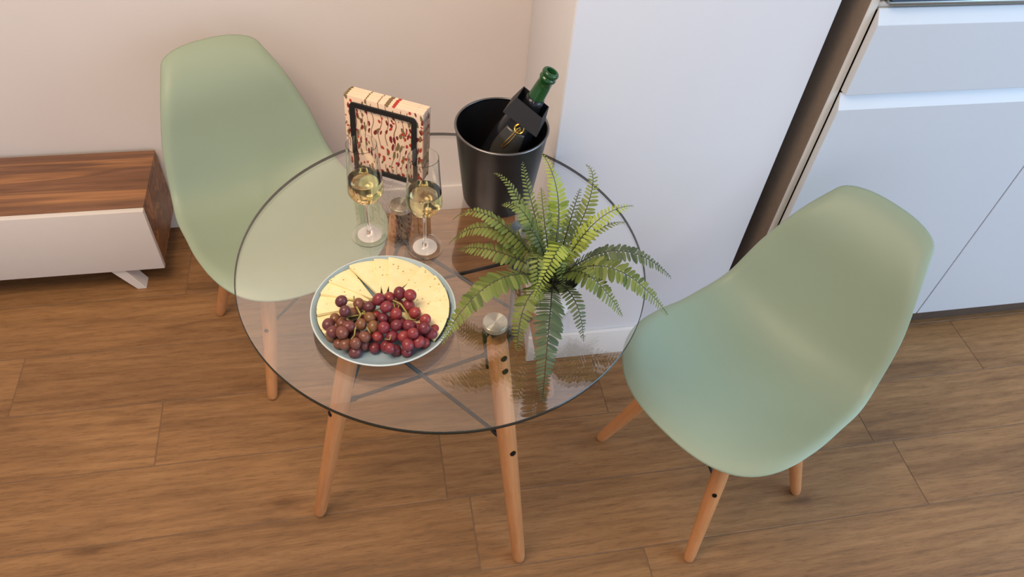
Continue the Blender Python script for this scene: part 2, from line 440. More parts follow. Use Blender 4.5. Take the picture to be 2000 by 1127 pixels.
def shell_pt(x, v, off=0):
    e = .004; y, z = cub(SY, v), cub(SZ, v)
    ty = cub(SY, min(v+e, 1))-cub(SY, max(v-e, 0)); tz = cub(SZ, min(v+e, 1))-cub(SZ, max(v-e, 0)); l = math.hypot(ty, tz)
    ny, nz = tz/l, -ty/l
    h = cub(BB, v)*abs(x/.22)**2.2 + off
    return Vector((x, y+ny*h, z+nz*h))
def outline(n=72):
    P = []; k = 2.4
    for i in range(n+1):
        v = .5-.5*math.cos(math.pi*i/n); wd = cub(WW, v)
        if v < RF: wd *= (1-max(0, 1-v/RF)**k)**(1/k)
        if v > 1-RT: wd *= max(0, (1-max(0, 1-(1-v)/RT)**k))**(1/k)
        P.append((wd, v))
    return P+[(-a, b) for a, b in P[-2:0:-1]]
def make_shell_mesh():
    O = outline(); n = len(O); V, Fc = [shell_pt(0, .5)], []
    rs = [.06, .14, .24, .34, .44, .54, .63, .71, .78, .84, .88, .91, .935, .955, .97, .982, .992, 1.0]
    for r in rs:
        s = max(0, (r-.90)/.10); off = -.013*s*s
        for a, b in O:
            q = r*.984; V.append(shell_pt(a*q, .5+(b-.5)*q, off))
    for k in range(n): Fc.append((0, 1+k, 1+(k+1) % n))
    for j in range(len(rs)-1):
        for k in range(n):
            k2 = (k+1) % n; A = 1+j*n; B = A+n; Fc.append((A+k, B+k, B+k2, A+k2))
    me = bpy.data.meshes.new('seat_shell'); me.from_pydata([tuple(v) for v in V], [], Fc); me.update()
    bm = bmesh.new(); bm.from_mesh(me); bmesh.ops.recalc_face_normals(bm, faces=bm.faces)
    if bm.faces[0].normal.z < 0: bmesh.ops.reverse_faces(bm, faces=bm.faces)
    bmesh.ops.smooth_vert(bm, verts=[v for v in bm.verts if not v.is_boundary], factor=.5, use_axis_x=True, use_axis_y=True, use_axis_z=True)
    bm.to_mesh(me); bm.free(); me.materials.append(M['chair'])
    for p in me.polygons: p.use_smooth = True
    return me
shell_me = make_shell_mesh()
def leg_pts(top, foot, r0, r1, r2):
    top, foot = Vector(top), Vector(foot); d = foot-top; L_ = d.length
    ts = [0, .02, .15, .35, .55, .75, .93, .975, .993, 1.0]
    rad = []
    for t in ts:
        r = r0+(r1-r0)*min(t/.3, 1) if t < .3 else r1+(r2-r1)*((t-.3)/.7)
        if t == 0: r *= .88
        if t == .975: r *= .95
        if t == .993: r *= .82
        if t == 1.0: r *= .55
        rad.append(r)
    return [top+d*t for t in ts], rad
def make_leg(name, top, foot, r0, r1, r2, parent, mat):
    # built along local Z so that the grain runs with the leg
    p, rad = leg_pts((0, 0, 0), (0, 0, -(Vector(foot)-Vector(top)).length), r0, r1, r2)
    V, Fc = tube_data(p, rad, 20); o = mesh_obj(name, V, Fc, mat, parent, True); fixn(o); o.data.set_sharp_from_angle(angle=R(50))
    o.location = top; o.rotation_mode = 'QUATERNION'
    o.rotation_quaternion = Vector((0, 0, -1)).rotation_difference((Vector(foot)-Vector(top)).normalized())
    return o
def bolt(parent, pos, nrm, r=.0055):
    V, Fc = lathe_data([(0, .0006), (r*.55, .0006), (r*.6, .0012), (r, .0012), (r, -.004), (0, -.004)], 14)
    q = Vector((0, 0, 1)).rotation_difference(Vector(nrm).normalized())
    V = [q @ Vector(v) for v in V]
    o = mesh_obj('bolt', V, Fc, M['hole'], parent); fixn(o)
    o.location = pos; return o
def make_chair(label, x, y, yaw, feet):
    t = thing('dining_chair', label, 'chair', (x, y, 0), 0, 'mint shell chairs at the glass table')
    sh = bpy.data.objects.new('seat_shell', shell_me); C.objects.link(sh); sh.parent = t
    sh.rotation_euler = (0, 0, yaw-math.pi/2)          # local +Y is forward
    sd = sh.modifiers.new('thickness', 'SOLIDIFY'); sd.thickness = .0055; sd.offset = -1
    fs = [Vector((fx-x, fy-y, 0)) for fx, fy in feet]    # front left, front right, rear right, rear left
    cen = sum(fs, Vector())/4
    tops = []
    for f in fs:
        tp = cen+(f-cen)*.52; tp.z = .372; tops.append(tp)
        ft = f.copy(); ft.z = .0005
        lg = make_leg('leg', tp, ft, .0165, .0195, .0135, t, M['beech'])
        d = (ft-tp); out = (f-cen).normalized(); out = (out-d.normalized()*out.dot(d.normalized())).normalized()
        loc = Vector((0, 0, -.40*d.length)); li = lg.rotation_quaternion.inverted()
        bolt(lg, loc+(li @ out)*.0190, li @ out)
    # black wire bracing: an X between each pair of neighbouring legs
    def on(i, tt, inset=.018):
        p = tops[i]+(fs[i]-tops[i])*tt; return p-(fs[i]-cen).normalized()*inset
    for i in range(4):
        j = (i+1) % 4; ni = ((fs[i]+fs[j])/2-cen).normalized()*.004
        tube('cross_brace', [on(i, .12)+ni, on(j, .40)+ni], .0038, M['black'], t, 8)
        tube('cross_brace', [on(i, .40)-ni, on(j, .12)-ni], .0038, M['black'], t, 8)
    hub = Vector((cen.x, cen.y, .37))
    for i in range(4):
        tube('seat_mount', [tops[i]+Vector((0, 0, -.03)), tops[i]+Vector((0, 0, .004)), hub+(tops[i]-hub)*.45+Vector((0, 0, .012))], [.012, .012, .009], M['black'], t, 8)
    return t
u1 = Vector((.447, -.894)); p1 = Vector((.894, .447))*.375
a1, b1 = Vector((-.480, 1.564)), Vector((-.319, 1.2417))
make_chair('mint green shell chair on wooden legs beside the walnut bench', -.2431, 1.497, -1.1648, [b1+p1, b1, a1, a1+p1])
a2, b2, c2 = Vector((.554, .996)), Vector((.686, .635)), Vector((1.034, .767))
make_chair('mint green shell chair on wooden legs in front of the white cabinets', .8141, .8885, 3.6465, [b2, a2, a2+c2-b2, c2])

# ------------------------------------------------------------------ glass table
TC = Vector((.1259, 1.0125, 0)); TR_ = .3885; GT = .008
tbl = thing('round_table', 'round glass table with beech legs and black wire bracing', 'table', TC)
V, Fc = lathe_data([(0, TZ), (TR_-.0015, TZ), (TR_, TZ-.0015), (TR_, TZ-GT+.0015), (TR_-.0015, TZ-GT), (0, TZ-GT)], 160)
top = mesh_obj('tabletop', V, Fc, None, tbl, False, mats=[M['glass'], M['gedge']]); fixn(top)
for p in top.data.polygons: p.material_index = 0 if abs(p.normal.z) > .9 else 1; p.use_smooth = True
top.data.set_sharp_from_angle(angle=R(30))
LA = [(23.5, 23.8), (113.5, 113.5), (203.5, 201.8), (293.5, 295.0)]   # direction of pad and of foot
LTZ = TZ-.048
lt, lf, uo = [], [], []
for a, b in LA:
    u = Vector((math.cos(R(a)), math.sin(R(a)), 0)); uo.append(u)
    lt.append(u*.189+Vector((0, 0, LTZ))); lf.append(Vector((math.cos(R(b)), math.sin(R(b)), 0))*.348+Vector((0, 0, .0005)))
def leg_at(i, z, inset=0): 
    t = (lt[i].z-z)/lt[i].z; return lt[i]+(lf[i]-lt[i])*t-uo[i]*inset
for i in range(4):
    lg = make_leg('leg', lt[i], lf[i], .0205, .0205, .0155, tbl, M['beech'])
    d = (lf[i]-lt[i]).normalized(); out = (uo[i]-d*uo[i].dot(d)).normalized(); li = lg.rotation_quaternion.inverted(); Ln = (lf[i]-lt[i]).length
    for z in (.668, .636, .405):
        loc = Vector((0, 0, -(lt[i].z-z)/(-d.z))); bolt(lg, loc+(li @ out)*.0200, li @ out, .0065)
    # flat black bracket on the inner side, folded under the pad
    tan = Vector((-uo[i].y, uo[i].x, 0)); hw = .017
    prof = []                                  # (distance inwards, z) centre line of the plate
    for z in (LTZ-.087, LTZ-.05, LTZ-.02, LTZ+.002): prof.append(leg_at(i, z, .0225))
    prof.append(uo[i]*.169+Vector((0, 0, LTZ+.020))); prof.append(uo[i]*.190+Vector((0, 0, LTZ+.0255))); prof.append(uo[i]*.200+Vector((0, 0, LTZ+.0255)))
    Vv = []
    for k, p in enumerate(prof):
        q = prof[min(k+1, len(prof)-1)]-prof[max(k-1, 0)]; nn = tan.cross(q).normalized()*.0022
        for s, e in ((-1, -1), (1, -1), (1, 1), (-1, 1)): Vv.append(p+tan*hw*s+nn*e)
    Ff = [(0, 1, 2, 3), tuple(range(len(Vv)-4, len(Vv)))[::-1]]
    for k in range(len(prof)-1):
        for e in range(4): Ff.append((k*4+e, k*4+(e+1) % 4, k*4+4+(e+1) % 4, k*4+4+e))
    br = mesh_obj('bracket', Vv, Ff, M['black'], tbl); fixn(br)
    pc = uo[i]*.180
    pd = lathe('pad', [(0, .0125), (.0215, .0125), (.0225, .0118), (.0225, .001), (.0215, 0), (0, 0)], M['disc'], tbl, 40, loc=pc+Vector((0, 0, TZ-GT-.0126)))
for i in range(4):
    j = (i+1) % 4; ni = ((uo[i]+uo[j])/2).normalized()*.0045
    for (p, q, s) in ((leg_at(i, .643, .024), leg_at(j, .42, .021), 1), (leg_at(i, .42, .021), leg_at(j, .643, .024), -1)):
        d = (q-p).normalized()
        rad = [.0062, .0062, .0042, .0042, .0062, .0062]
        pts = [p+ni*s, p+d*.018+ni*s, p+d*.026+ni*s, q-d*.026+ni*s, q-d*.018+ni*s, q+ni*s]
        tube('cross_brace', pts, rad, M['black'], tbl, 10)
TOP = TZ+.0003

# ------------------------------------------------------------------ plate, cheese, grapes
PC = Vector((.0018*G, .9035*G, TOP)); PR = .1305
plate = thing('plate', 'round grey-blue stoneware plate on the glass table', 'plate', PC); plate.scale = (G, G, G)
V, Fc = lathe_data([(0, .001), (.075, .001), (.078, 0), (.082, 0), (.085, .002), (.112, .007), (.124, .014), (.1305, .0225), (.1300, .0240), (.1280, .0240), (.121, .0165), (.108, .0105), (.090, .0075), (0, .007)], 96)
po = mesh_obj('dish', V, Fc, None, plate, True, mats=[M['plate'], M['rimlight']]); fixn(po)
for p in po.data.polygons:
    if p.center.z > .0228: p.material_index = 1
def cheese_mat():
    m = Mat('semi_hard_cheese'); oi = m.n('ShaderNodeObjectInfo'); tc = m.n('ShaderNodeTexCoord')
    ad = m.n('ShaderNodeVectorMath', operation='ADD'); m.l(tc.outputs['Object'], ad.inputs[0]); m.l(oi.outputs['Random'], ad.inputs[1])
    a = m.noise(60, 4, .6, ad.outputs[0]); vo = m.n('ShaderNodeTexVoronoi'); vo.inputs['Scale'].default_value = 85; m.l(ad.outputs[0], vo.inputs['Vector'])
    c = m.ramp(a.outputs[0], [(.3, srgb(236, 220, 166)), (.7, srgb(243, 230, 184))]).outputs[0]
    c = m.mix(1, c, m.ramp(vo.outputs['Distance'], [(.10, srgb(196, 168, 100)), (.17, (1, 1, 1, 1))]).outputs[0], 'MULTIPLY')
    m.l(c, m.b.inputs['Base Color']); m.set(Roughness=.5, Subsurface_Weight=.15); m.b.inputs['Subsurface Radius'].default_value = (.006, .004, .002)
    m.bump(a.outputs[0], .08, .001); return m.m
M['cheese'] = cheese_mat()
def plate_ang(cx, cy):
    p = hit(580+.2307*cx, 480+.2307*cy, TZ+.022*G)-PC; return math.degrees(math.atan2(p.y, p.x)) % 360
cuts = [((155, 590), (240, 745)), ((175, 415), (155, 590)), ((230, 408), (172, 560)), ((310, 315), (225, 410)), ((408, 185), (310, 318)), ((700, 105), (462, 182)), ((805, 95), (700, 105)), ((1068, 185), (805, 95)),
        ((1205, 275), (1090, 200)), ((1282, 395), (1205, 280)), ((1315, 490), (1280, 400)), ((1288, 650), (1315, 500)), ((1200, 785), (1285, 655))]
where = ['lowest on the left', 'second from the bottom on the left', 'third from the bottom on the left', 'fourth from the bottom on the left', 'wide slice at the upper left',
         'left of the centre gap at the top', 'narrow slice at the very top', 'broad slice right of the top', 'upper right, sixth up from the lower right', 'fifth up from the lower right',
         'fourth up from the lower right', 'third up from the lower right', 'lowest on the right, beside the red grapes']
def make_slice(i, a0, a1, z0, tilt):
    da = (a1-a0) % 360
    span = max(da, 15)+9
    am = a0+da/2
    n = 9; Ro, Ri, th = .1185, .030, .0060
    t = thing('cheese_slice', 'pale cheese slice on the plate, '+where[i], 'cheese', PC+Vector((0, 0, z0*G)), R(am), 'cheese slices fanned around the plate')
    t.rotation_euler = (R(tilt), 0, R(am)); t.scale = (G, G, G); t.rotation_mode = 'XYZ'
    ring = [(Ri, 0)]
    # straight-sided wedge, outer side slightly bowed
    hw = math.tan(R(span/2))*Ro*.92
    out = []
    for k in range(n):
        s = -1+2*k/(n-1); out.append((Ro*math.cos(R(span/2*s*.93)), Ro*math.sin(R(span/2*s*.93))))
    poly = [(Ri, -.002)]+out+[(Ri, .002)]
    m_ = len(poly)
    Vv = [(x, y, 0) for x, y in poly]+[(x, y, th) for x, y in poly]
    Ff = [tuple(range(m_))[::-1], tuple(range(m_, 2*m_))]+[(k, (k+1) % m_, m_+(k+1) % m_, m_+k) for k in range(m_)]
    b = mesh_obj('paste', Vv, Ff, M['cheese'], t); fixn(b); bb = b.modifiers.new('bevel', 'BEVEL'); bb.width = .0006; bb.segments = 2; bb.limit_method = 'ANGLE'; bb.angle_limit = R(50)
    rv = []
    for dx in (.0002, .0009):
        for z in (.0004, th-.0022): rv += [(x+dx, y, z) for x, y in out]
    rf = []
    for k in range(n-1):
        A, B, Cc, D = k, n+k, 2*n+k, 3*n+k
        rf += [(A, A+1, B+1, B), (Cc, D, D+1, Cc+1), (B, B+1, D+1, D), (A, Cc, Cc+1, A+1)]
    rf += [(0, n, 3*n, 2*n), (n-1, 3*n-1, 4*n-1, 2*n-1)]
    ro = mesh_obj('rind', rv, rf, M['rind'], t); fixn(ro)
for i, (p, q) in enumerate(cuts):
    a0, a1 = plate_ang(*p), plate_ang(*q)
    make_slice(i, a0, a1, .0200+.0006*(i % 2), 9.5)

def grape_mat(name, c0, c1, c2):
    m = Mat(name); oi = m.n('ShaderNodeObjectInfo'); tc = m.n('ShaderNodeTexCoord')
    ad = m.n('ShaderNodeVectorMath', operation='ADD'); m.l(tc.outputs['Object'], ad.inputs[0]); m.l(oi.outputs['Random'], ad.inputs[1])
    a = m.noise(70, 3, .6, ad.outputs[0]); bl = m.noise(160, 4, .65, ad.outputs[0])
    f = m.math('ADD', m.math('MULTIPLY', oi.outputs['Random'], .65), m.math('MULTIPLY', a.outputs[0], .4))
    c = m.ramp(f, [(.12, c0), (.5, c1), (.9, c2)]).outputs[0]
    c = m.mix(m.math('MULTIPLY', bl.outputs[0], .10), c, srgb(196, 160, 170))
    m.l(c, m.b.inputs['Base Color']); m.set(Roughness=.30, Subsurface_Weight=.12, Specular_IOR_Level=.45); m.b.inputs['Subsurface Radius'].default_value = (.006, .002, .001)
    return m.m
M['grapeL'] = grape_mat('dusky_grape', srgb(70, 24, 34), srgb(106, 48, 40), srgb(122, 84, 42))
M['grapeR'] = grape_mat('red_grape', srgb(88, 20, 32), srgb(120, 32, 42), srgb(146, 50, 44))
gl = [(375, 470, 2), (405, 555, 2), (320, 620, 1), (480, 580, 1), (540, 500, 1), (600, 515, 1), (285, 700, 1), (282, 765, 1), (258, 818, 0), (372, 680, 1), (385, 760, 2), (345, 845, 0), (435, 690, 2), (425, 830, 1), (470, 845, 1), (545, 665, 2), (555, 785, 2), (500, 882, 0), (580, 860, 0), (615, 610, 2), (655, 690, 2), (470, 755, 0), (330, 775, 0), (610, 760, 0), (520, 600, 0), (410, 620, 0)]
gr = [(690, 455, 2), (785, 440, 1), (885, 408, 2), (940, 432, 2), (950, 490, 1), (765, 525, 2), (730, 615, 2), (850, 600, 2), (995, 565, 2), (740, 710, 2), (832, 708, 2), (920, 718, 2), (1075, 640, 2), (1030, 692, 1), (1092, 722, 2), (985, 782, 2), (690, 778, 1), (840, 795, 1), (915, 818, 1), (1065, 812, 1), (1132, 785, 1), (1155, 738, 0), (800, 872, 1), (920, 888, 0), (1005, 880, 1), (1100, 882, 1), (680, 842, 0), (760, 845, 0), (855, 892, 0), (890, 650, 1), (660, 590, 1), (860, 500, 0), (1010, 620, 0), (780, 640, 0), (960, 700, 0)]
bm = bmesh.new(); bmesh.ops.create_icosphere(bm, subdivisions=3, radius=1)
grape_me = {}
for k in ('grapeL', 'grapeR'):
    me = bpy.data.meshes.new('grape'); bm.to_mesh(me); me.materials.append(M[k])
    for p in me.polygons: p.use_smooth = True
    grape_me[k] = me
bm.free()
pos = []
for lst, b in ((gl, 0), (gr, 1)):
    for cx, cy, lay in lst:
        rr = random.uniform(.0094, .0109); base = TZ+.0085
        if cy < 560: base = TZ+.0215
        z = base+rr+lay*.0105
        p = hit(580+.2307*cx, 480+.2307*cy, z); pos.append([p, rr, b, base+rr])
for it in range(60):
    for i in range(len(pos)):
        for j in range(i):
            d = pos[i][0]-pos[j][0]; mn = (pos[i][1]+pos[j][1])*.965; l = d.length
            if l < mn:
                k = d.normalized()*(mn-l)*.5 if l > 1e-6 else Vector((0, 0, .001))
                pos[i][0] = pos[i][0]+k; pos[j][0] = pos[j][0]-k
    for q in pos:
        if q[0].z < q[3]: q[0].z = q[3]
        rad = Vector((q[0].x-PC.x, q[0].y-PC.y)); 
        if rad.length > .104: rad = rad.normalized()*.104; q[0].x = PC.x+rad.x; q[0].y = PC.y+rad.y
bunches = []
for b, lab in ((0, 'dusky brown-red grape bunch on the left of the cheese plate'), (1, 'bright red grape bunch on the right of the cheese plate')):
    pts = [q for q in pos if q[2] == b]; c = sum((q[0] for q in pts), Vector())/len(pts)
    t = thing('grape_bunch', lab, 'grapes', (c.x, c.y, TZ+.0085), 0, 'grape bunches on the cheese plate'); t0 = Vector((c.x, c.y, TZ+.0085))
    for p, rr, _, _ in pts:
        o = bpy.data.objects.new('grape', grape_me['grapeL' if b == 0 else 'grapeR']); C.objects.link(o); o.parent = t; o.location = p-t0
        o.scale = (rr*.98, rr*.98, rr*1.1); o.rotation_euler = (random.uniform(0, 3), random.uniform(0, 3), random.uniform(0, 3))
    # woody stem with side twigs
    if b == 0: main = [(482, 430), (490, 490), (540, 585), (500, 660), (485, 760)]; twigs = [[(540, 585), (630, 560), (720, 525)], [(540, 585), (440, 600), (385, 625)], [(540, 580), (640, 510), (700, 470)], [(485, 470), (440, 460), (400, 480)], [(590, 690), (620, 740)], [(485, 760), (455, 795)]]
    else: main = [(735, 437), (800, 455), (880, 495), (925, 560), (945, 640), (980, 725)]; twigs = [[(815, 465), (832, 545), (845, 570)], [(870, 490), (850, 545)], [(935, 620), (1010, 630)], [(800, 740), (785, 795), (745, 790)], [(690, 440), (600, 475), (560, 465)]]
    parts = []
    def sp(c, z): return hit(580+.2307*c[0], 480+.2307*c[1], z)-t0
    zz = TZ+.0405
    parts.append(tube_data([sp(c, zz+(.004 if k in (1, 2) else 0)) for k, c in enumerate(main)], [.0014]+[.0018]*(len(main)-2)+[.0012], 7))
    for tw in twigs: parts.append(tube_data([sp(c, zz-.002*k) for k, c in enumerate(tw)], [.0014]*(len(tw)-1)+[.0011], 6))
    Vv, Ff = join_data(parts); mesh_obj('stem', Vv, Ff, M['grape_stem'], t, True)

# ------------------------------------------------------------------ wine glasses
def wine_glass(x, y, label):
    t = thing('wine_glass', label, 'wine glass', (x*G, y*G, TOP), 0, 'glasses of white wine'); t.scale = (G, G, G)
    outer = [(.0362, .0006), (.0362, .0018), (.030, .0026), (.016, .0046), (.0062, .0085), (.0038, .016), (.0033, .035), (.0033, .070), (.0040, .084), (.0075, .0915), (.018, .0965), (.0275, .1045), (.0335, .1165), (.0345, .1235), (.0335, .140), (.0310, .175), (.0290, .205), (.0280, .2265)]
    inner = [(.0272, .2268), (.0282, .205), (.0301, .175), (.0326, .140), (.0335, .1235), (.0325, .117), (.0265, .1058), (.0170, .0985), (.0070, .0950), (0, .0945)]
    lathe('goblet', [(0, .0014), (.030, .0010)]+outer+inner, M['wglass'], t, 64, ang=60)
    zt = .1465
    def rin(z):
        P = inner[::-1]
        for (r0, z0), (r1, z1) in zip(P, P[1:]):
            if z0 <= z <= z1: return r0+(r1-r0)*(z-z0)/(z1-z0)
    prof = [(0, .0943)]+[(r+.0002, z-.0002) for r, z in inner[::-1][1:] if z < zt-.004]+[(rin(zt)+.0002, zt), (rin(zt)-.004, zt-.0006), (0, zt-.0007)]
    lathe('wine', prof, M['wine'], t, 64, ang=50)
    lathe('sticker', [(0, .0005), (.0238, .0005), (.0238, .0001), (0, .0001)], M['sticker'], t, 40)
wine_glass(-.0132, 1.1174, 'half-full glass of white wine nearer the mint chair by the bench')
wine_glass(.0930, 1.0707, 'half-full glass of white wine nearer the metal bucket')

# ------------------------------------------------------------------ napkins in their holder
ND = Vector((.878, -.478, 0)); NB_ = Vector((.478, .878, 0))        # along the front, and backwards
NO = Vector((-.0385*G, 1.303*G, TOP))                                    # left front foot
rotn = math.atan2(ND.y, ND.x)
def napkin_mat():
    m = Mat('floral_napkin'); v = m.coord(scale=(1, 0, 1))             # print ignores depth, so folds line up
    base = srgb(232, 204, 178); col = base
    big = m.noise(9, 2, .5, v)
    wv = m.n('ShaderNodeVectorMath', operation='ADD'); nz = m.noise(14, 2, .5, v)
    sc = m.n('ShaderNodeVectorMath', operation='SCALE'); sc.inputs['Scale'].default_value = .035; m.l(nz.outputs['Color'], sc.inputs[0]); m.l(v, wv.inputs[0]); m.l(sc.outputs[0], wv.inputs[1])
    def leaves(scale, sx, sz, rot, thr, c, keep, prev):
        mp = m.n('ShaderNodeMapping'); mp.inputs['Scale'].default_value = (sx, 1, sz); mp.inputs['Rotation'].default_value = (0, R(rot), 0); m.l(wv.outputs[0], mp.inputs[0])
        vo = m.n('ShaderNodeTexVoronoi'); vo.inputs['Scale'].default_value = scale; m.l(mp.outputs[0], vo.inputs['Vector'])
        hitm = m.math('LESS_THAN', vo.outputs['Distance'], thr)
        sp = m.n('ShaderNodeSeparateColor'); m.l(vo.outputs['Color'], sp.inputs[0])
        k = m.math('MULTIPLY', hitm, m.math('LESS_THAN', sp.outputs[0], keep))
        return m.mix(k, prev, c)
    wave = m.n('ShaderNodeTexWave', wave_type='BANDS', bands_direction='X'); wave.inputs['Scale'].default_value = 22; wave.inputs['Distortion'].default_value = 9; wave.inputs['Detail'].default_value = 1; wave.inputs['Detail Scale'].default_value = .6
    m.l(v, wave.inputs['Vector'])
    ln = m.math('MULTIPLY', m.math('GREATER_THAN', wave.outputs[0], .97), m.math('GREATER_THAN', big.outputs[0], .47))
    col = m.mix(ln, base, srgb(128, 90, 62))
    col = leaves(105, 1, .42, 35, .37, srgb(124, 108, 78), .60, col)
    col = leaves(120, 1, .40, -40, .35, srgb(120, 46, 48), .42, col)
    col = leaves(95, 1, .8, 10, .34, srgb(178, 66, 58), .34, col)
    m.l(col, m.b.inputs['Base Color']); m.set(Roughness=.85, Specular_IOR_Level=.15); return m.m
M['napkin'] = napkin_mat()
M['napkin_edge'] = plain('paper_edge', srgb(186, 166, 150), .85, var=.12, scale=90)
NN, NTH, NW, NH = 11, .0032, .172, .166
LEAN = 4.0
NQ = Matrix.Translation(NO+Vector((0, 0, .028*G))) @ Matrix.Rotation(rotn, 4, 'Z') @ Matrix.Rotation(R(-LEAN), 4, 'X') @ Matrix.Diagonal((G, G, G, 1))
for k in range(NN):
    bm = bmesh.new()
    dz = random.uniform(-.0012, .0012); dx = random.uniform(-.0012, .0012)
    bm_box(bm, (-.013, -NTH/2+.0001, 0), (-.013+NW, NTH/2-.0001, NH), .0014, 2)
    o = bm_to(bm, 'napkin', M['napkin'], None, True, autosmooth=60); o.data.materials.append(M['napkin_edge'])
    for p in o.data.polygons:
        if abs(p.normal.x) > .5: p.material_index = 1
    o.matrix_world = NQ @ Matrix.Translation((dx if k else 0, .0065+NTH*(k+.5), dz if k else 0))
    if k == 0: lab = 'front floral paper napkin behind the black holder frame'
    elif k == NN-1: lab = 'rearmost floral paper napkin of the stack in the holder'
    else: lab = 'folded floral paper napkin inside the stack in the holder'
    tag(o, lab, 'napkin', 'folded floral napkins in the holder')
hold = thing('napkin_holder', 'black metal napkin holder with open square frames behind the wine glasses', 'napkin holder', NO, rotn)
hold.rotation_euler = (0, 0, rotn); hold.scale = (G, G, G)
FWd, FH0, FH1 = .146, .020, .182
def rr_loop(x0, x1, z0, z1, r, y, n=5):
    P = []
    for cx, cz, a0 in ((x1-r, z0+r, -90), (x1-r, z1-r, 0), (x0+r, z1-r, 90), (x0+r, z0+r, 180)):
        for k in range(n+1):
            a = R(a0+90*k/n); P.append(Vector((cx+r*math.cos(a), y, cz+r*math.sin(a))))
    return P
RL = Matrix.Rotation(R(-LEAN), 4, 'X')
dep = .0065*2+NTH*NN
def flat_loop(name, y):
    # flat bar 11 mm wide, 4 mm thick
    o_, i_ = rr_loop(0, FWd, FH0, FH1, .010, 0), rr_loop(.0115, FWd-.0115, FH0+.0115, FH1-.0115, .004, 0); n = len(o_)
    Vv = []
    for yy in (y-.002, y+.002): Vv += [RL @ (p+Vector((0, yy, 0))) for p in o_]+[RL @ (p+Vector((0, yy, 0))) for p in i_]
    Ff = []
    for k in range(n):
        k2 = (k+1) % n
        Ff += [(k, k2, n+k2, n+k), (2*n+k, 3*n+k, 3*n+k2, 2*n+k2), (k, 2*n+k, 2*n+k2, k2), (n+k, n+k2, 3*n+k2, 3*n+k)]
    o = mesh_obj(name, Vv, Ff, M['black'], hold); fixn(o); b = o.modifiers.new('bevel', 'BEVEL'); b.width = .0012; b.segments = 2; b.limit_method = 'ANGLE'; return o
flat_loop('front_frame', .002); flat_loop('rear_frame', dep+.0005)
for xx in (.006, FWd-.006):
    o = box('foot_bar', (xx-.005, -.002, .0), (xx+.005, dep+.008, .008), M['black'], hold, .0015)
    box('upright', (xx-.005, -.001, .0085), (xx+.005, .006, .0235), M['black'], hold, .001)
    box('upright', (xx-.005, dep+.000, .0085), (xx+.005, dep+.006, .0235), M['black'], hold, .001)
for xx in (.035, .073, .111):
    tube('support_wire', [RL @ Vector((xx, .004, .0245)), RL @ Vector((xx, dep-.002, .0245))], .0022, M['black'], hold, 8)

# ------------------------------------------------------------------ bucket and bottle
BC = Vector((.2605*G, 1.2065*G, TOP))
bk = thing('ice_bucket', 'gunmetal champagne bucket on the glass table by the pillar', 'bucket', BC); bk.scale = (G, G, G)
lathe('body', [(0, 0), (.066, 0), (.0705, .003), (.0725, .008), (.0925, .184), (.0905, .184), (.0705, .010), (.066, .006), (0, .006)], M['bucket'], bk, 72)
prof = [(.0915+.0026*math.cos(a), .1858+.0022*math.sin(a)) for a in [2*math.pi*k/10 for k in range(11)]]
lathe('rim', prof, M['bucketrim'], bk, 72, ang=80)
Bb, Bm = [Vector((x*G, y*G, TZ+(z-.72)*G)) for x, y, z in ((.2275, 1.2055, .7515), (.343, 1.190, 1.035))]
bd = (Bm-Bb); BL_ = bd.length; bd.normalize()
bot = thing('champagne_bottle', 'green champagne bottle with black collar leaning in the metal bucket', 'bottle', Bb)
bot.rotation_mode = 'QUATERNION'; bq = Vector((0, 0, 1)).rotation_difference(bd)
# turn the bottle about its own axis so that its label looks at the camera
loc_cam = bq.inverted() @ (Vector((0, 0, H))-Bb); az = math.atan2(loc_cam.y, loc_cam.x)
bot.rotation_quaternion = bq @ Quaternion((0, 0, 1), az)           # local +X faces the camera
s = BL_
def brad(z):
    P = [(0, .036), (.008, .040), (.42*s, .040), (.50*s, .0385), (.58*s, .033), (.66*s, .0235), (.74*s, .0175), (.82*s, .0155), (.94*s, .0135)]
    for (z0, r0), (z1, r1) in zip(P, P[1:]):
        if z0 <= z <= z1:
            t = (z-z0)/(z1-z0); return r0+(r1-r0)*t
    return .0135
prof = [(0, .006), (.022, .004), (.034, 0), (.0385, .003), (.040, .010)]
prof += [(brad(k*s), k*s) for k in (.15, .3, .42, .46, .50, .54, .58, .62, .66, .70, .74, .78, .82, .88, .935)]
prof += [(.0155, .940*s), (.0162, .948*s), (.0155, .958*s), (.0138, .962*s), (.0138, .970*s), (.0158, .976*s), (.0162, .985*s), (.0150, .996*s), (.0130, 1.0*s), (.0098, .998*s), (.0092, .97*s), (.010, .90*s), (.011, .80*s), (0, .79*s)]
lathe('glass', prof, M['bottle'], bot, 48, ang=60)
def wrap(name, z0, z1, a0, a1, mat, par, off=.0006, nz=8, na=20, shape=None):
    Vv, Ff = [], []
    for i in range(nz+1):
        for k in range(na+1):
            z = z0+(z1-z0)*i/nz; a = a0+(a1-a0)*k/na
            if shape: z, a = shape(i/nz, k/na)
            Vv.append(((brad(z)+off)*math.cos(R(a)), (brad(z)+off)*math.sin(R(a)), z))
    for i in range(nz):
        for k in range(na):
            A = i*(na+1)+k; Ff.append((A, A+1, A+na+2, A+na+1))
    o = mesh_obj(name, Vv, Ff, mat, par, True); sd = o.modifiers.new('thickness', 'SOLIDIFY'); sd.thickness = .0003; sd.offset = 1; return o
wrap('neck_foil', .22*s, .80*s, 0, 360, M['foil'], bot, .0005, 16, 48)
def shield(i, k):
    z = .30*s+(.58-.30)*s*i; hw = 40*(1-max(0, 1-i/.45)**2.2)**.5*(1-.35*max(0, i-.55)); return z, -hw+2*hw*k
wrap('label', 0, 0, 0, 0, M['label'], bot, .0012, 14, 18, shield)
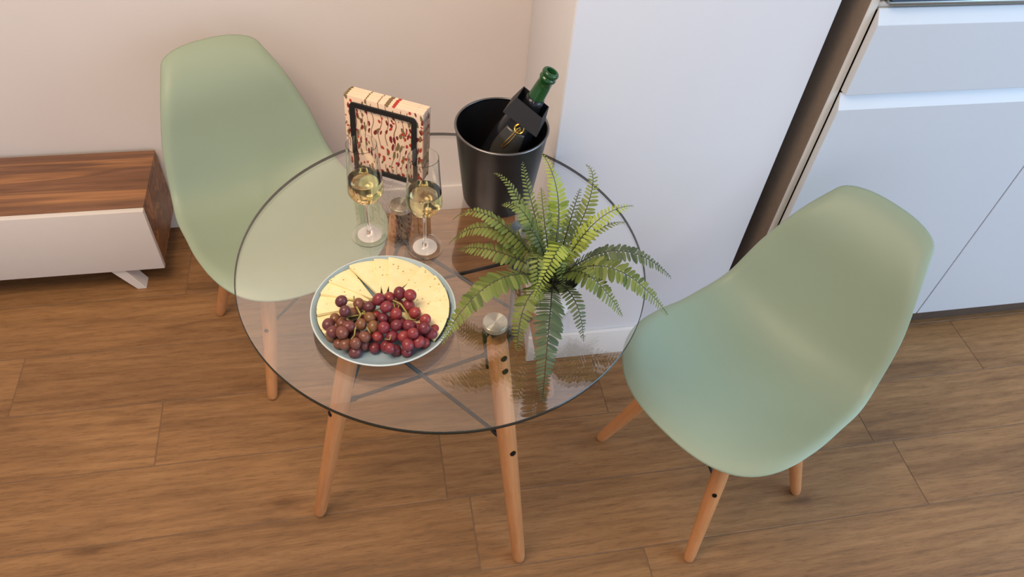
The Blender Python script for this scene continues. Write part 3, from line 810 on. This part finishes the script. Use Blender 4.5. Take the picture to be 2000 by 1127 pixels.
# gold loop and crest printed on the foil
def onb(z, a, off): return Vector(((brad(z)+off)*math.cos(R(a)), (brad(z)+off)*math.sin(R(a)), z))
loop = [onb(z*s, a, .0022) for z, a in ((.600, 8), (.545, 4), (.49, -1), (.455, -5), (.44, -8), (.445, -13), (.47, -12), (.53, -6), (.60, 2))]
tube('gold_loop', loop, .0011, M['gold'], bot, 6)
cr = [onb(.607*s+.0085*math.sin(a), 6+16*math.cos(a), .0022) for a in [2*math.pi*k/14 for k in range(14)]]
tube('gold_crest', cr, .0014, M['gold'], bot, 6, closed=True)
tube('gold_crest', [onb(.595*s, -2, .002), onb(.615*s, 6, .002), onb(.595*s, 12, .002)], .0012, M['gold'], bot, 6)
wrap('silver_tab', .600*s, .622*s, 48, 74, M['silver'], bot, .0014, 2, 4)
wrap('gold_tab', .20*s, .235*s, -62, -44, M['gold'], bot, .0014, 2, 4)
# four-sided black card collar round the neck
cz = .635*s; tq = []
lo, hi_, hh = .038, .032, .036
def sq(h, z, sk): return [Vector((h, -h*1.18, z+sk)), Vector((h, h*1.18, z-sk)), Vector((-h, h*1.18, z-sk)), Vector((-h, -h*1.18, z+sk))]
A, B = sq(lo*.86, cz, .004), sq(hi_*.80, cz+hh, .004); th = .0012
Vv = A+B+[v*1 for v in A]+[v*1 for v in B]
for k in range(8, 16): 
    v = Vv[k]; Vv[k] = Vector((v.x*(1-.05), v.y*(1-.05), v.z))
Ff = []
for k in range(4):
    k2 = (k+1) % 4; Ff += [(k, k2, 4+k2, 4+k), (8+k, 12+k, 12+k2, 8+k2), (k, 8+k, 8+k2, k2), (4+k, 4+k2, 12+k2, 12+k)]
col = mesh_obj('collar', Vv, Ff, M['card'], bot); fixn(col)

# ------------------------------------------------------------------ potted fern
FC = Vector((.3103*G, .8991*G, TOP))
fern = thing('potted_fern', 'green fern with arching fronds in a small white pot', 'plant', FC)
lathe('pot', [(0, 0), (.036, 0), (.040, .002), (.0415, .006), (.050, .078), (.0505, .081), (.0485, .082), (.047, .078), (.045, .066), (0, .066)], M['pot'], fern, 56)
lathe('soil', [(0, .0685), (.02, .0715), (.038, .0695), (.0448, .0665), (.0446, .0662), (0, .0662)], M['soil'], fern, 32)
def leaf_mat(name, c0, c1, c2):
    m = Mat(name); oi = m.n('ShaderNodeObjectInfo'); v = m.coord(); a = m.noise(55, 3, .6, v)
    f = m.math('ADD', m.math('MULTIPLY', oi.outputs['Random'], .5), m.math('MULTIPLY', a.outputs[0], .6))
    c = m.ramp(f, [(.2, c0), (.55, c1), (.9, c2)]).outputs[0]
    m.l(c, m.b.inputs['Base Color']); m.set(Roughness=.5, Specular_IOR_Level=.3)
    tr = m.n('ShaderNodeBsdfTranslucent'); m.l(c, tr.inputs[0]); mx = m.n('ShaderNodeMixShader'); mx.inputs[0].default_value = .25
    m.l(m.b.outputs[0], mx.inputs[1]); m.l(tr.outputs[0], mx.inputs[2]); m.l(mx.outputs[0], m.out.inputs[0]); return m.m
M['leafG'] = leaf_mat('fern_green', srgb(74, 90, 44), srgb(108, 124, 62), srgb(140, 152, 84))
M['leafD'] = leaf_mat('fern_dark', srgb(60, 76, 56), srgb(86, 102, 74), srgb(108, 122, 88))
M['leafY'] = leaf_mat('fern_bright', srgb(110, 132, 46), srgb(146, 164, 64), srgb(172, 186, 92))
M['rachis'] = plain('fern_rachis', srgb(58, 66, 38), .55, var=.2, scale=60)
M['rachisD'] = plain('fern_rachis_dark', srgb(40, 42, 30), .55, var=.2, scale=60)
# tip pixel, tip height, middle pixel, middle height (over the table top), leaf length, kind
fronds = [((1060, 301), .25, (1091, 400), .185, .021, 'leafY'), ((1020, 317), .235, (1038, 395), .185, .016, 'leafG'), ((964, 338), .215, (1012, 388), .19, .018, 'leafG'),
 ((978, 400), .185, (1030, 425), .185, .022, 'leafG'), ((884, 430), .145, (962, 425), .175, .020, 'leafG'), ((877, 476), .10, (966, 448), .155, .022, 'leafG'),
 ((891, 488), .085, (970, 491), .125, .020, 'leafG'), ((861, 672), .050, (962, 552), .135, .027, 'leafG'), ((1011, 686), .035, (1028, 590), .115, .021, 'leafG'),
 ((1059, 785), .022, (1071, 650), .125, .024, 'leafD'), ((1043, 582), .145, (1096, 478), .215, .021, 'leafY'), ((1140, 667), .035, (1124, 590), .105, .016, 'leafD'),
 ((1216, 617), .085, (1146, 536), .145, .023, 'leafG'), ((1304, 614), .085, (1196, 524), .155, .024, 'leafG'), ((1310, 541), .12, (1204, 490), .155, .023, 'leafD'),
 ((1227, 435), .165, (1160, 455), .165, .015, 'leafG'), ((1237, 402), .195, (1160, 437), .18, .018, 'leafY'), ((1144, 322), .245, (1152, 388), .205, .018, 'leafG'),
 ((1133, 368), .205, (1117, 420), .18, .014, 'leafD'), ((1057, 366), .19, (1062, 420), .175, .016, 'leafG'), ((1056, 600), .12, (1052, 500), .20, .018, 'leafG'), ((1008, 548), .10, (1040, 505), .15, .015, 'leafD'),
 ((1100, 560), .11, (1092, 508), .16, .017, 'leafG'), ((1020, 440), .16, (1052, 470), .16, .018, 'leafD'), ((1128, 500), .14, (1102, 496), .16, .016, 'leafG'), ((1090, 420), .20, (1086, 470), .17, .016, 'leafD')]
# one leaflet: blunt oblong, built along +X, three rows so that it can cup
lx = [0, .10, .32, .62, .86, 1.0]; lw = [.035, .125, .155, .15, .105, .0]
lv, lfc = [], []
for x, wd in zip(lx, lw):
    cup = -.10*x*x
    if wd == 0: lv.append((x, 0, cup))
    else: lv += [(x, -wd, cup-.05*wd), (x, 0, cup+.02), (x, wd, cup-.05*wd)]
for k in range(4):
    b = k*3; lfc += [(b, b+3, b+4, b+1), (b+1, b+4, b+5, b+2)]
lfc += [(12, 15, 13), (13, 15, 14)]
leaf_me = {}
for k in ('leafG', 'leafD', 'leafY'):
    me = bpy.data.meshes.new('leaflet'); me.from_pydata(lv, [], lfc); me.materials.append(M[k])
    for p in me.polygons: p.use_smooth = True
    leaf_me[k] = me
allv = []
random.seed(11)
for fi, (tp, zt, mp, zm, ll, kd) in enumerate(fronds):
    ll *= 1.14; P2 = hit(*tp, TZ+zt*G)-FC; Mm = hit(*mp, TZ+zm*G)-FC
    az = math.atan2(P2.y, P2.x); P0 = Vector((.012*math.cos(az), .012*math.sin(az), .070))
    P1 = Mm*2-P0*.5-P2*.5
    bez = lambda t: P0*(1-t)**2+P1*2*t*(1-t)+P2*t*t
    dbz = lambda t: (P1-P0)*2*(1-t)+(P2-P1)*2*t
    N = 40; pts = [bez(k/N) for k in range(N+1)]
    Vv, Ff = tube_data(pts, [.0013*(1-.7*k/N) for k in range(N+1)], 6)
    fr = mesh_obj('frond', Vv, Ff, M['rachisD' if kd == 'leafD' else 'rachis'], fern, True)
    ln = sum((pts[k+1]-pts[k]).length for k in range(N)); step = .0074
    tilt = random.uniform(-.25, .25)
    s_ = .12*ln
    while s_ < ln-.002:
        # arc length to parameter
        acc = 0; t = 1
        for k in range(N):
            d = (pts[k+1]-pts[k]).length
            if acc+d >= s_: t = (k+(s_-acc)/d)/N; break
            acc += d
        u = s_/ln; p = bez(t); tg = dbz(t).normalized()
        side = tg.cross(Vector((0, 0, 1)))
        if side.length < .25: side = tg.cross(Vector((math.cos(az+1.57), math.sin(az+1.57), 0))).cross(tg)
        side.normalize(); nrm = side.cross(tg).normalized()
        if nrm.z < 0: nrm = -nrm
        env = (.55+.45*min(1, (u-.10)/.25))*(1-max(0, (u-.42)/.58)**1.5*.86)
        for sg in (-1, 1):
            a = R(random.uniform(74, 86)-16*u); sd = side*sg
            sd = (sd*math.cos(tilt)+nrm*math.sin(tilt)*sg).normalized()
            X = (sd*math.sin(a)+tg*math.cos(a)-nrm*random.uniform(.02, .22)).normalized()
            Z = (nrm-X*nrm.dot(X)).normalized(); Y = Z.cross(X)
            tw = random.uniform(-.3, .3); Y, Z = Y*math.cos(tw)+Z*math.sin(tw), Z*math.cos(tw)-Y*math.sin(tw)
            sc = ll*env*random.uniform(.9, 1.08)
            ys = sc*(1.0 if sc > .010 else .95)
            mt = Matrix((X, Y, Z)).transposed().to_4x4()
            mt = Matrix.Translation(p+tg*(.0034 if sg > 0 else 0)) @ mt @ Matrix.Diagonal((sc, ys, sc, 1))
            allv.append((sc, fr, kd, mt))
        s_ += step*(.58+.46*env)
allv.sort(key=lambda q: -q[0])
for sc, fr, kd, mt in allv[:300]:
    o = bpy.data.objects.new('leaflet', leaf_me[kd]); C.objects.link(o); o.parent = fr; o.matrix_local = mt
rest = allv[300:]
Vv, Ff, fm = [], [], []; kinds = ['leafG', 'leafD', 'leafY']
for sc, fr, kd, mt in rest:
    b = len(Vv); Vv += [mt @ Vector(v) for v in lv]; Ff += [tuple(i+b for i in q) for q in lfc]; fm += [kinds.index(kd)]*len(lfc)
st = mesh_obj('small_leaflets', Vv, Ff, None, fern, True, mats=[M[k] for k in kinds], fmat=fm); st['kind'] = 'stuff'
